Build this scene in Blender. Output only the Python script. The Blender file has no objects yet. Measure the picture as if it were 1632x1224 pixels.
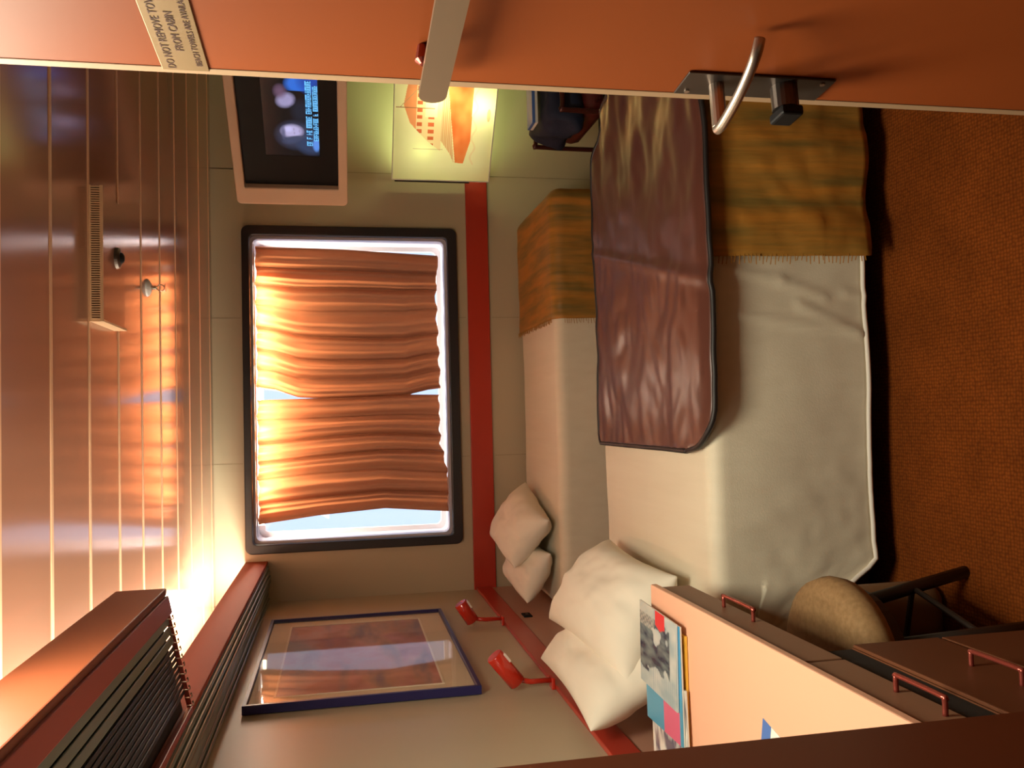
import bpy, bmesh, math, random
from mathutils import Vector, Matrix, noise
random.seed(4)
C = bpy.context.scene.collection
SC = bpy.context.scene

# ------------------------------------------------------------------ camera
PITCH, YAW, ROLL, FPX = 0.19696, 0.03675, 0.01795, 1371.8
fw = Vector((math.sin(YAW)*math.cos(PITCH), math.cos(YAW)*math.cos(PITCH), -math.sin(PITCH)))
r0 = Vector((math.cos(YAW), -math.sin(YAW), 0)); d0 = fw.cross(r0)
rt = r0*math.cos(ROLL) + d0*math.sin(ROLL)
dn = -r0*math.sin(ROLL) + d0*math.cos(ROLL)
cam_d = bpy.data.cameras.new('camera'); cam = bpy.data.objects.new('camera', cam_d); C.objects.link(cam)
cam_d.sensor_fit = 'HORIZONTAL'; cam_d.sensor_width = 36; cam_d.lens = FPX/1632*36
cam_d.clip_start = 0.02
# the phone was held sideways: the picture's right is the room's down
m = Matrix((dn, rt, -fw)).transposed().to_4x4(); m.translation = Vector((0, 0, 1.5))
cam.matrix_world = m
SC.camera = cam

# ------------------------------------------------------------------ world, exposure
SC.view_settings.view_transform = 'Standard'; SC.view_settings.look = 'None'
SC.view_settings.exposure = 0.0; SC.view_settings.gamma = 1.0; SC.view_settings.use_curve_mapping = False
w = bpy.data.worlds.new('overcast_daylight'); SC.world = w; w.use_nodes = True
w.node_tree.nodes['Background'].inputs[0].default_value = (0.62, 0.73, 1.0, 1)
w.node_tree.nodes['Background'].inputs[1].default_value = 1.45

def area(name, loc, size, power, col, rot=(0,0,0), spread=180):
    l = bpy.data.lights.new(name, 'AREA'); l.shape = 'RECTANGLE'; l.size, l.size_y = size
    l.energy = power; l.color = col; l.spread = math.radians(spread)
    o = bpy.data.objects.new(name, l); C.objects.link(o); o.location = loc; o.rotation_euler = rot
    return o
WARM = (1.0, 0.66, 0.36)
PI = math.pi
area('cove_light', (-0.82, 2.68, 1.968), (0.05, 3.4), 60, (1.0,0.93,0.72), (PI, math.radians(38), 0))
area('berth_ceiling_fill', (-0.64, 1.46, 2.035), (0.05, 0.95), 9, (1.0,0.88,0.64), (PI, math.radians(30), 0))  # extra light without a fixture, added to brighten the ceiling over the berth
area('berth_under_glow', (-0.84, 1.42, 1.66), (0.10, 0.60), 2.0, (1.0,0.93,0.72), (0, math.radians(-62), 0))  # unseen light, added for a weak glow on the berth underside
area('entry_light', (-0.09, 1.30, 2.085), (0.48, 0.48), 29, (1.0,0.93,0.72), (0, 0, 0))
area('window_tube_light', (0.16, 4.640, 1.918), (1.15, 0.03), 62, (1.0,0.86,0.66), (math.radians(-10), 0, 0))

# ------------------------------------------------------------------ materials
def mat(name, col, rough=0.6, metal=0.0, bump=None, var=None, spec=0.5, emit=None, estr=0, coat=0, trans=None, sheen=0, aniso=0):
    """bump=(scale xyz, strength, distance)   var=(scale xyz, colour2, contrast)"""
    m = bpy.data.materials.new(name); m.use_nodes = True
    nt = m.node_tree; b = nt.nodes['Principled BSDF']; L = nt.links
    b.inputs['Base Color'].default_value = (*col, 1); b.inputs['Roughness'].default_value = rough
    b.inputs['Metallic'].default_value = metal; b.inputs['Specular IOR Level'].default_value = spec
    b.inputs['Coat Weight'].default_value = coat; b.inputs['Coat Roughness'].default_value = 0.1
    if sheen: b.inputs['Sheen Weight'].default_value = sheen
    if emit: b.inputs['Emission Color'].default_value = (*emit, 1); b.inputs['Emission Strength'].default_value = estr
    if bump or var:
        tc = nt.nodes.new('ShaderNodeTexCoord')
    if var:
        mp = nt.nodes.new('ShaderNodeMapping'); mp.inputs['Scale'].default_value = var[0]; L.new(tc.outputs['Object'], mp.inputs[0])
        n = nt.nodes.new('ShaderNodeTexNoise'); n.inputs['Scale'].default_value = 1; n.inputs['Detail'].default_value = 4; L.new(mp.outputs[0], n.inputs[0])
        r = nt.nodes.new('ShaderNodeValToRGB'); k = var[2]
        r.color_ramp.elements[0].position = 0.5-k; r.color_ramp.elements[1].position = 0.5+k
        r.color_ramp.elements[0].color = (*col, 1); r.color_ramp.elements[1].color = (*var[1], 1)
        L.new(n.outputs[0], r.inputs[0]); L.new(r.outputs[0], b.inputs['Base Color'])
    if bump:
        mp = nt.nodes.new('ShaderNodeMapping'); mp.inputs['Scale'].default_value = bump[0]; L.new(tc.outputs['Object'], mp.inputs[0])
        n = nt.nodes.new('ShaderNodeTexNoise'); n.inputs['Scale'].default_value = 1; n.inputs['Detail'].default_value = 3; L.new(mp.outputs[0], n.inputs[0])
        bp = nt.nodes.new('ShaderNodeBump'); bp.inputs['Strength'].default_value = bump[1]; bp.inputs['Distance'].default_value = bump[2]
        L.new(n.outputs[0], bp.inputs['Height']); L.new(bp.outputs[0], b.inputs['Normal'])
    return m
def vcol_mat(name, rough=0.5, emit=0, coat=0, translucent=0):
    m = bpy.data.materials.new(name); m.use_nodes = True; nt = m.node_tree; b = nt.nodes['Principled BSDF']; L = nt.links
    a = nt.nodes.new('ShaderNodeVertexColor'); a.layer_name = 'print'
    b.inputs['Roughness'].default_value = rough; b.inputs['Coat Weight'].default_value = coat
    if emit:
        b.inputs['Base Color'].default_value = (.01,.01,.012,1)
        L.new(a.outputs[0], b.inputs['Emission Color']); b.inputs['Emission Strength'].default_value = emit
    else:
        L.new(a.outputs[0], b.inputs['Base Color'])
    if translucent:
        t = nt.nodes.new('ShaderNodeBsdfTranslucent'); L.new(a.outputs[0], t.inputs[0])
        mx = nt.nodes.new('ShaderNodeMixShader'); mx.inputs[0].default_value = translucent
        L.new(b.outputs[0], mx.inputs[1]); L.new(t.outputs[0], mx.inputs[2]); L.new(mx.outputs[0], nt.nodes['Material Output'].inputs[0])
    return m
def glass_mat(name, tint, rough=0.0, ior=1.5):
    m = bpy.data.materials.new(name); m.use_nodes = True; nt = m.node_tree; L = nt.links
    nt.nodes.remove(nt.nodes['Principled BSDF'])
    t = nt.nodes.new('ShaderNodeBsdfTransparent'); t.inputs[0].default_value = (*tint, 1)
    g = nt.nodes.new('ShaderNodeBsdfGlossy'); g.inputs['Roughness'].default_value = rough
    f = nt.nodes.new('ShaderNodeFresnel'); ge = nt.nodes.new('ShaderNodeNewGeometry')
    mr = nt.nodes.new('ShaderNodeMapRange'); mr.inputs['To Min'].default_value = ior; mr.inputs['To Max'].default_value = 1/ior
    L.new(ge.outputs['Backfacing'], mr.inputs['Value']); L.new(mr.outputs[0], f.inputs[0])
    mx = nt.nodes.new('ShaderNodeMixShader'); L.new(f.outputs[0], mx.inputs[0]); L.new(t.outputs[0], mx.inputs[1]); L.new(g.outputs[0], mx.inputs[2])
    L.new(mx.outputs[0], nt.nodes['Material Output'].inputs[0]); return m

M = {}
M['ceiling'] = mat('ceiling_lacquer', (.46,.23,.155), .13, .15, bump=((3,90,3),.03,.001), spec=.6)
M['seam'] = mat('ceiling_seam_lit', (.78,.48,.30), .4)  # pale tone paints in the light that the grooves catch
M['wall'] = mat('wall_laminate', (.47,.40,.28), .36, bump=((60,60,60),.05,.0008), spec=.45)
M['groove'] = mat('wall_groove', (.30,.25,.16), .8)
M['red'] = mat('red_lacquer', (.42,.035,.018), .3, spec=.5)
M['redgloss'] = mat('red_gloss_plastic', (.55,.028,.012), .16, coat=.4)
M['orange'] = mat('orange_laminate', (.30,.068,.0145), .5, bump=((25,25,25),.04,.001), spec=.22)
M['fascia'] = mat('fascia_laminate', (.30,.055,.020), .6, spec=.2)
M['board'] = mat('berth_board_laminate', (.17,.042,.015), .5, spec=.2)
M['rail'] = mat('berth_rail', (.30,.045,.025), .4)
M['lip'] = mat('pale_wood_lipping', (.44,.29,.17), .5)
M['wood'] = mat('wardrobe_laminate', (.105,.024,.009), .42, spec=.25, var=((3,3,1),(.085,.019,.007),.3))
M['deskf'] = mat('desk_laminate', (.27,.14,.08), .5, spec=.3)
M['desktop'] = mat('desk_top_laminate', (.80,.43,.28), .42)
M['ped'] = mat('pedestal_laminate', (.14,.048,.020), .5, spec=.25)
M['tandim'] = mat('shaded_tan_cloth', (.24,.13,.055), .85, bump=((150,150,150),.4,.001))  # darker copy of the tan cloth, with shade put into the colour
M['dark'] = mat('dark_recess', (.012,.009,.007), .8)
M['blackf'] = mat('window_frame_black', (.018,.016,.020), .35)
M['reveal'] = mat('window_reveal_paint', (.46,.46,.56), .35)
M['white'] = mat('white_paint', (.78,.78,.80), .4)
M['glass'] = glass_mat('window_glass', (.93,.96,.97))
M['pglass'] = glass_mat('picture_glass', (.99,.99,.99), .03, 1.10)
M['navy'] = mat('navy_frame', (.018,.018,.11), .3)
M['steel'] = mat('brushed_steel', (.50,.42,.36), .33, .9)
M['darksteel'] = mat('dark_steel', (.12,.10,.09), .35, .85)
M['cream'] = mat('cream_plastic', (.72,.52,.36), .4)
M['black'] = mat('black_plastic', (.008,.008,.009), .5, spec=.2)
M['chrome'] = mat('chrome', (.7,.68,.64), .18, 1)
M['bronze'] = mat('copper_handle', (.34,.07,.05), .25, .6)
M['spread'] = mat('cream_bedspread', (.74,.67,.52), .62, bump=((260,30,260),.25,.0015), var=((30,2,12),(.68,.60,.45),.35), sheen=.2)
M['piping'] = mat('white_piping', (.80,.74,.66), .6)
M['sheet'] = mat('cream_cotton', (.80,.74,.62), .8, bump=((120,120,120),.15,.001))
M['mattress'] = mat('mattress_ticking', (.6,.5,.4), .8)
M['gold'] = mat('gold_runner_satin', (.20,.125,.028), .5, var=((26,3,3),(.46,.19,.028),.16), bump=((60,4,4),.5,.004), spec=.3)
M['mat'] = mat('brown_vinyl', (.085,.028,.019), .33, bump=((5,14,5),.16,.006), spec=.5)
M['matedge'] = mat('black_binding', (.012,.008,.008), .5)
M['tan'] = mat('tan_upholstery', (.34,.20,.085), .8, bump=((150,150,150),.4,.001), var=((80,80,80),(.25,.14,.055),.2))
M['leg'] = mat('dark_stool_leg', (.02,.012,.009), .4)
M['darkred'] = mat('dark_red_vinyl', (.09,.012,.010), .45)
M['tube'] = mat('dark_red_tube', (.06,.012,.008), .35, .3)
M['bluefab'] = mat('navy_fabric', (.006,.011,.034), .8, bump=((40,40,40),.5,.004))
M['blue'] = mat('blue_paper', (.07,.16,.45), .5)
M['whitep'] = mat('white_paper', (.75,.75,.70), .5)
M['yellow'] = mat('yellow_paper', (.80,.48,.06), .5)
M['slat'] = mat('green_metal_slat', (.20,.25,.20), .3, .6)
M['slatdark'] = mat('dark_metal_slat', (.022,.020,.017), .35, .6)
M['tubelamp'] = mat('fluorescent_tube_glow', (.9,.85,.75), .4, emit=(1,.74,.42), estr=9)
M['bulb'] = mat('lamp_tube_glow', (.9,.9,.8), .4, emit=(1,.90,.52), estr=14)
M['wtube'] = mat('window_tube_glow', (.9,.9,.8), .4, emit=(1,.86,.62), estr=14)
M['lens'] = mat('reading_lamp_lens', (.75,.62,.55), .2)
M['signp'] = mat('engraved_plate', (.27,.18,.085), .45, .4)
M['ink'] = mat('engraved_ink', (.09,.03,.015), .6)
M['barm'] = mat('satin_bronze_bar', (.30,.21,.14), .45, .6)
M['grille'] = mat('grille_cream', (.75,.50,.30), .5)
M['grilledark'] = mat('grille_shadow_gap', (.16,.06,.03), .7)
M['art'] = vcol_mat('framed_art_print', .5)
M['cover'] = vcol_mat('magazine_cover_print', .25)
M['tv'] = vcol_mat('tv_screen', .15, emit=1.15)
M['shade'] = vcol_mat('backlit_print', .5, translucent=.62)
# carpet
m = mat('orange_brown_carpet', (.30,.062,.010), .95, spec=.1); nt = m.node_tree; L = nt.links
tc = nt.nodes.new('ShaderNodeTexCoord'); v = nt.nodes.new('ShaderNodeTexVoronoi'); v.inputs['Scale'].default_value = 110
v.inputs['Randomness'].default_value = .35
L.new(tc.outputs['Object'], v.inputs[0]); n = nt.nodes.new('ShaderNodeTexNoise'); n.inputs['Scale'].default_value = 7; L.new(tc.outputs['Object'], n.inputs[0])
r = nt.nodes.new('ShaderNodeValToRGB'); r.color_ramp.elements[0].color = (.30,.075,.010,1); r.color_ramp.elements[1].color = (.14,.030,.004,1)
r.color_ramp.elements[0].position = .05; r.color_ramp.elements[1].position = .7
L.new(v.outputs['Distance'], r.inputs[0])
mx = nt.nodes.new('ShaderNodeMix'); mx.data_type = 'RGBA'; mx.blend_type = 'MULTIPLY'; mx.inputs[0].default_value = .5
L.new(r.outputs[0], mx.inputs[6]); L.new(n.outputs[0], mx.inputs[7]); L.new(mx.outputs[2], nt.nodes['Principled BSDF'].inputs['Base Color'])
bp_ = nt.nodes.new('ShaderNodeBump'); bp_.inputs['Strength'].default_value = .6; bp_.inputs['Distance'].default_value = .004
L.new(v.outputs['Distance'], bp_.inputs['Height']); L.new(bp_.outputs[0], nt.nodes['Principled BSDF'].inputs['Normal'])
M['carpet'] = m
# curtain: cloth that lets light through
m = bpy.data.materials.new('orange_curtain_cloth'); m.use_nodes = True; nt = m.node_tree; L = nt.links
b = nt.nodes['Principled BSDF']; b.inputs['Base Color'].default_value = (.42,.14,.055,1); b.inputs['Roughness'].default_value = .75
tc = nt.nodes.new('ShaderNodeTexCoord'); mp = nt.nodes.new('ShaderNodeMapping'); mp.inputs['Scale'].default_value = (90,90,2)
n = nt.nodes.new('ShaderNodeTexNoise'); n.inputs['Scale'].default_value = 1; L.new(tc.outputs['Object'], mp.inputs[0]); L.new(mp.outputs[0], n.inputs[0])
bm_ = nt.nodes.new('ShaderNodeBump'); bm_.inputs['Strength'].default_value = .2; bm_.inputs['Distance'].default_value = .002
L.new(n.outputs[0], bm_.inputs['Height']); L.new(bm_.outputs[0], b.inputs['Normal'])
t = nt.nodes.new('ShaderNodeBsdfTranslucent'); t.inputs[0].default_value = (.24,.08,.031,1)
mx = nt.nodes.new('ShaderNodeMixShader'); mx.inputs[0].default_value = .5
L.new(b.outputs[0], mx.inputs[1]); L.new(t.outputs[0], mx.inputs[2]); L.new(mx.outputs[0], nt.nodes['Material Output'].inputs[0])
M['curtain'] = m

# ------------------------------------------------------------------ helpers
def obj(name, bm, m, parent=None, smooth=False, loc=None):
    me = bpy.data.meshes.new(name); bmesh.ops.recalc_face_normals(bm, faces=bm.faces[:])
    bm.to_mesh(me); bm.free()
    for mm in (m if isinstance(m, (list, tuple)) else [m]): me.materials.append(M[mm] if isinstance(mm, str) else mm)
    if smooth:
        for p in me.polygons: p.use_smooth = True
    o = bpy.data.objects.new(name, me); C.objects.link(o)
    if parent: o.parent = parent
    if loc: o.location = loc
    return o
def tag(o, label=None, cat=None, group=None, kind=None):
    if label: o['label'] = label
    if cat: o['category'] = cat
    if group: o['group'] = group
    if kind: o['kind'] = kind
    return o
def thing(name, label, cat, loc=(0,0,0), rz=0, group=None):
    o = bpy.data.objects.new(name, None); C.objects.link(o); o.location = loc; o.rotation_euler = (0,0,rz)
    o.empty_display_size = .05
    return tag(o, label, cat, group)
def struct(name, bm, m, parent=None):
    o = obj(name, bm, m, parent); 
    if not parent: o['kind'] = 'structure'
    return o
def box(bm, a, b, bev=0, mi=0, seg=2):
    a, b = Vector(a), Vector(b); r = bmesh.ops.create_cube(bm, size=1); vs = r['verts']
    for v in vs: v.co = Vector([(a[i]+b[i])/2 + v.co[i]*(b[i]-a[i]) for i in range(3)])
    fs = set(f for v in vs for f in v.link_faces)
    for f in fs: f.material_index = mi
    if bev:
        es = list(set(e for v in vs for e in v.link_edges))
        bmesh.ops.bevel(bm, geom=es, offset=bev, segments=seg, profile=.5, affect='EDGES', material=-1)
    return bm
def bx(a, b, bev=0, seg=2): return box(bmesh.new(), a, b, bev, 0, seg)
def tube(bm, pts, rad, n=10, cap=True):
    pts = [Vector(p) for p in pts]; rads = rad if isinstance(rad, (list, tuple)) else [rad]*len(pts)
    rings = []; prev = None
    for i, p in enumerate(pts):
        t = (pts[min(i+1, len(pts)-1)] - pts[max(i-1, 0)]).normalized()
        if prev is None: u = t.orthogonal().normalized()
        else:
            u = prev - t*prev.dot(t); u = u.normalized() if u.length > 1e-6 else t.orthogonal().normalized()
        prev = u; v_ = t.cross(u)
        rings.append([bm.verts.new(p + (u*math.cos(2*PI*k/n) + v_*math.sin(2*PI*k/n))*rads[i]) for k in range(n)])
    for a, b in zip(rings, rings[1:]):
        for k in range(n): bm.faces.new((a[k], a[(k+1)%n], b[(k+1)%n], b[k]))
    if cap: bm.faces.new(rings[0][::-1]); bm.faces.new(rings[-1])
    return bm
def tb(pts, rad, n=10): return tube(bmesh.new(), pts, rad, n)
def smooth_path(pts, k=5):
    pts = [Vector(p) for p in pts]; out = []
    P = [pts[0]] + pts + [pts[-1]]
    for i in range(1, len(P)-2):
        for j in range(k):
            t = j/k; a, b, c, d = P[i-1:i+3]
            out.append(.5*((2*b) + (c-a)*t + (2*a-5*b+4*c-d)*t*t + (3*b-a-3*c+d)*t**3))
    out.append(pts[-1]); return out
def prism(bm, poly, z0, z1):
    """polygon in xy extruded z0..z1"""
    lo = [bm.verts.new((x, y, z0)) for x, y in poly]; hi = [bm.verts.new((x, y, z1)) for x, y in poly]
    bm.faces.new(lo[::-1]); bm.faces.new(hi)
    for i in range(len(poly)): j = (i+1) % len(poly); bm.faces.new((lo[i], lo[j], hi[j], hi[i]))
    return bm
def rrect(x0, y0, x1, y1, r, n=5):
    out = []
    for cx, cy, a0 in ((x1-r, y1-r, 0), (x0+r, y1-r, 90), (x0+r, y0+r, 180), (x1-r, y0+r, 270)):
        for k in range(n+1):
            a = math.radians(a0 + 90*k/n); out.append((cx+r*math.cos(a), cy+r*math.sin(a)))
    return out
def ring_frame(bm, outer, inner, d0, d1, put):
    """frame between two same-length loops, extruded d0..d1, put(u,v,d) -> xyz"""
    n = len(outer)
    V = [[bm.verts.new(put(u, v, d)) for u, v in lp] for lp, d in ((outer, d0), (inner, d0), (inner, d1), (outer, d1))]
    for a, b in ((0,1),(1,2),(2,3),(3,0)):
        for k in range(n):
            j = (k+1) % n; bm.faces.new((V[a][k], V[a][j], V[b][j], V[b][k]))
    return bm
def fbm(p, o=3):
    s, a = 0, 1
    for _ in range(o): s += a*noise.noise(p); p = p*2.1 + Vector((3.1,1.7,9.2)); a *= .5
    return s
def soft_box(a, b, r, step=.03, disp=None, cut=(), open_bottom=True):
    """rounded box grid; cut lists 'x0','x1','y0','y1' sides that are left open and square"""
    a, b = Vector(a), Vector(b); ia = a + Vector((r,)*3); ib = b - Vector((r,)*3)
    if 'x0' in cut: ia.x = a.x
    if 'x1' in cut: ib.x = b.x
    if 'y1' in cut: ib.y = b.y
    if 'y0' in cut: ia.y = a.y
    if open_bottom: ia.z = a.z
    bm = bmesh.new(); n = [max(2, int((b[i]-a[i])/step)) for i in range(3)]; cache = {}
    def vert(i, j, k):
        key = (i, j, k)
        if key in cache: return cache[key]
        p = Vector([a[q] + (b[q]-a[q])*t/n[q] for q, t in enumerate(key)])
        c = Vector([min(max(p[q], ia[q]), ib[q]) for q in range(3)])
        d = p - c
        if d.length > 1e-9:
            # spread corner verts over the arc
            e = Vector([math.tan(max(-1, min(1, d[q]/r))*PI/4) for q in range(3)]); e = e.normalized()*r
            p2 = c + e
        else: p2 = p
        if disp: p2 = p2 + disp(p2)
        cache[key] = bm.verts.new(p2); return cache[key]
    def face(*ks):
        try: bm.faces.new([vert(*k) for k in ks])
        except ValueError: pass
    for i in range(n[0]):
        for j in range(n[1]):
            face((i,j,n[2]),(i+1,j,n[2]),(i+1,j+1,n[2]),(i,j+1,n[2]))
            if not open_bottom: face((i,j,0),(i,j+1,0),(i+1,j+1,0),(i+1,j,0))
    for i in range(n[0]):
        for k in range(n[2]):
            if 'y0' not in cut: face((i,0,k),(i+1,0,k),(i+1,0,k+1),(i,0,k+1))
            if 'y1' not in cut: face((i,n[1],k),(i,n[1],k+1),(i+1,n[1],k+1),(i+1,n[1],k))
    for j in range(n[1]):
        for k in range(n[2]):
            if 'x0' not in cut: face((0,j,k),(0,j,k+1),(0,j+1,k+1),(0,j+1,k))
            if 'x1' not in cut: face((n[0],j,k),(n[0],j+1,k),(n[0],j+1,k+1),(n[0],j,k+1))
    bmesh.ops.remove_doubles(bm, verts=bm.verts[:], dist=1e-5)
    return bm
def painted(name, O, ux, uy, w, h, nx, ny, fn, m, parent):
    """flat printed sheet: fn(u,v) in metres -> linear rgb"""
    O, ux, uy = Vector(O), Vector(ux), Vector(uy)
    vs = [O + ux*(w*i/nx) + uy*(h*j/ny) for j in range(ny+1) for i in range(nx+1)]
    fs = [(j*(nx+1)+i, j*(nx+1)+i+1, (j+1)*(nx+1)+i+1, (j+1)*(nx+1)+i) for j in range(ny) for i in range(nx)]
    me = bpy.data.meshes.new(name); me.from_pydata(vs, [], fs); me.materials.append(M[m])
    ca = me.color_attributes.new('print', 'FLOAT_COLOR', 'POINT')
    buf = []
    for j in range(ny+1):
        for i in range(nx+1): c = fn(w*i/nx, h*j/ny); buf += [c[0], c[1], c[2], 1]
    ca.data.foreach_set('color', buf)
    o = bpy.data.objects.new(name, me); C.objects.link(o); o.parent = parent; return o
def mixc(a, b, t):
    t = max(0, min(1, t)); return tuple(a[i]*(1-t)+b[i]*t for i in range(3))
def inpoly(x, y, P):
    c = False; j = len(P)-1
    for i in range(len(P)):
        if (P[i][1] > y) != (P[j][1] > y) and x < (P[j][0]-P[i][0])*(y-P[i][1])/(P[j][1]-P[i][1]) + P[i][0]: c = not c
        j = i
    return c

XL, XR, YF, YB, ZC = -0.908, 1.92, 4.5, -1.1, 2.123
WX0, WX1, WZ0, WZ1 = -0.615, 0.94, 0.938, 1.938

# ------------------------------------------------------------------ room shell
struct('floor', bx((XL, YB, -.05), (XR, YF, 0)), 'carpet')
bm = bmesh.new(); edges = [2.05+.295*k for k in range(-12, 9)]
ys = [YB] + [y for y in edges if YB < y < YF] + [YF]
for y0, y1 in zip(ys, ys[1:]): box(bm, (XL, y0+.007, ZC), (XR, y1-.007, ZC+.02), .002)
box(bm, (XL, YB, ZC+.0195), (XR, YF, ZC+.06))
cl = struct('ceiling', bm, 'ceiling')
bm = bmesh.new()
for y in ys[1:-1]: box(bm, (XL, y-.0068, ZC-.002), (XR, y+.0068, ZC+.02))
obj('joint_strips', bm, 'seam', cl)
bm = bmesh.new()
for a, b in (((XL, YF, 0), (WX0, YF+.24, ZC+.06)), ((WX1, YF, 0), (XR, YF+.24, ZC+.06)), ((WX0, YF, 0), (WX1, YF+.24, WZ0)), ((WX0, YF, WZ1), (WX1, YF+.24, ZC+.06))): box(bm, a, b)
wf = struct('wall_far', bm, 'wall')
bm = bmesh.new()
for x in (-.21, .522, 1.28): 
    for z0, z1 in ((0,.70),(.84,.88),(1.985,ZC)): box(bm, (x-.0012, YF-.0012, z0), (x+.0012, YF+.001, z1))
box(bm, (1.28-.0012, YF-.0012, .84), (1.28+.0012, YF+.001, ZC))
obj('panel_joints', bm, 'groove', wf)
wl = struct('wall_left', bx((XL-.08, YB, 0), (XL, YF, ZC+.06)), 'wall')
struct('wall_right', bx((XR, YB, 0), (XR+.08, YF, ZC+.06)), 'wall')
struct('wall_back', bx((XL, YB-.08, 0), (XR, YB, ZC+.06)), 'wall')
struct('trim_1', bx((XL, YF-.018, .716), (1.75, YF, .832), .003), 'red')
struct('trim_2', bx((XL, 1.95, .742), (XL+.016, YF-.02, .822), .003), 'red')
M['headp'] = mat('headboard_laminate', (.52,.28,.20), .3, spec=.5)
struct('trim_3', bx((XL, 2.1, .10), (XL+.010, YF-.02, .741), .002), 'headp')
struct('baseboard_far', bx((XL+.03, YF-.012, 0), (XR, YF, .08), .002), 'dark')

# ------------------------------------------------------------------ window
win = thing('window_1', 'wide window with thick rounded black frame above the red trim', 'window', ((WX0+WX1)/2, YF, WZ0)); win['kind'] = 'structure'
ox, oz = (WX0+WX1)/2, WZ0
def wput(u, v, d): return (u-ox, d, v-oz)
bm = ring_frame(bmesh.new(), rrect(-.662, .886, .990, 1.976, .035), rrect(WX0, WZ0, WX1, WZ1, .022), -.03, .012, wput)
fr = obj('window_frame', bm, 'blackf', win); bv = fr.modifiers.new('b', 'BEVEL'); bv.width = .006; bv.segments = 3; bv.limit_method = 'ANGLE'
bm = ring_frame(bmesh.new(), rrect(WX0-.001, WZ0-.001, WX1+.001, WZ1+.001, .024), rrect(WX0+.012, WZ0+.012, WX1-.012, WZ1-.012, .03), .013, .20, wput)
obj('window_reveal', bm, 'reveal', win)
bm = ring_frame(bmesh.new(), rrect(WX0+.0125, WZ0+.0125, WX1-.0125, WZ1-.0125, .03), rrect(WX0+.035, WZ0+.035, WX1-.035, WZ1-.035, .03), .185, .215, wput)
sash = obj('window_sash', bm, 'white', win)
obj('window_pane', bx(wput(WX0+.03, WZ0+.03, .205), wput(WX1-.03, WZ1-.03, .209)), 'glass', win)
tl = thing('window_tube_lamp', 'warm glowing tube lamp along the top of the window recess behind the curtains', 'lamp', (.16, 4.66, 1.90))
obj('lamp_tube', tb([(-.70, 0, .008), (.70, 0, .008)], .009), 'wtube', tl)
for s in (-1, 1): obj('tube_holder', bx((s*.71-.012, -.012, -.008), (s*.71+.012, .012, .025), .002), 'white', tl)

# curtains -------------------------------------------------------------
def curtain(label, xl, xr, hem, seed, folds):
    """xl(t), xr(t), hem(s): t 0 top..1 bottom, s 0 left..1 right"""
    NX, NZ = 260, 70; bm = bmesh.new(); g = []
    for j in range(NZ+1):
        t = j/NZ; row = []
        for i in range(NX+1):
            s = i/NX; x = xl(t) + (xr(t)-xl(t))*s
            zt = 1.917 + .004*math.sin(s*2*PI*folds*1.0)
            z = zt + (hem(s)-zt)*t
            ph = s*folds*2*PI + 1.6*noise.noise(Vector((s*4+seed, t*.9, 0))) + .8*math.sin(s*9+seed)
            amp = .022 + .010*noise.noise(Vector((s*8, seed, 4)))
            y = 4.565 + amp*(2*abs(math.sin(ph/2))**.75 - 1 + .30*math.sin(2.6*ph+seed)) - .002
            y += .006*fbm(Vector((s*6+seed*3, t*1.4, 2.2))) + .003*noise.noise(Vector((s*26, t*5+seed, 1)))
            if t < .06: y += .006*math.sin(s*folds*6*PI)*(1-t/.06)
            row.append(bm.verts.new((x, y, z)))
        g.append(row)
    for a, b in zip(g, g[1:]):
        for k in range(NX): bm.faces.new((a[k], a[k+1], b[k+1], b[k]))
    o = obj('curtain', bm, 'curtain', smooth=True); return tag(o, label, 'curtain', 'orange window curtains')
def lerp(a, b, t): return a+(b-a)*t
def pw(pts):
    def f(t):
        for (a, va), (b, vb) in zip(pts, pts[1:]):
            if t <= b: return lerp(va, vb, (t-a)/(b-a))
        return pts[-1][1]
    return f
curtain('orange curtain panel hanging on the pillow side of the window, its free edge bowed in',
        pw([(0,-.522),(.3,-.49),(.65,-.468),(1,-.50)]), pw([(0,.108),(.22,.110),(.8,.122),(1,.118)]),
        lambda s: pw([(0,.941),(.25,.944),(.45,.962),(.6,.985),(1,.985)])(s)+.004*math.sin(s*47), 1.3, 6)
curtain('orange curtain panel hanging on the television side of the window, flaring open at the top',
        pw([(0,.172),(.10,.158),(.22,.118),(.3,.112),(.82,.118),(.84,.126),(.93,.145),(1,.152)]), pw([(0,.900),(.5,.885),(1,.862)]),
        lambda s: pw([(0,.978),(.4,.985),(.7,.992),(1,.975)])(s)+.004*math.sin(s*39), 5.1, 7)
rod = thing('curtain_rod', 'thin white rod across the top of the window carrying both curtains', 'curtain rod', (.16, 4.568, 1.925))
obj('rod', tb([(-.755, 0, 0), (.755, 0, 0)], .004), 'white', rod)

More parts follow.
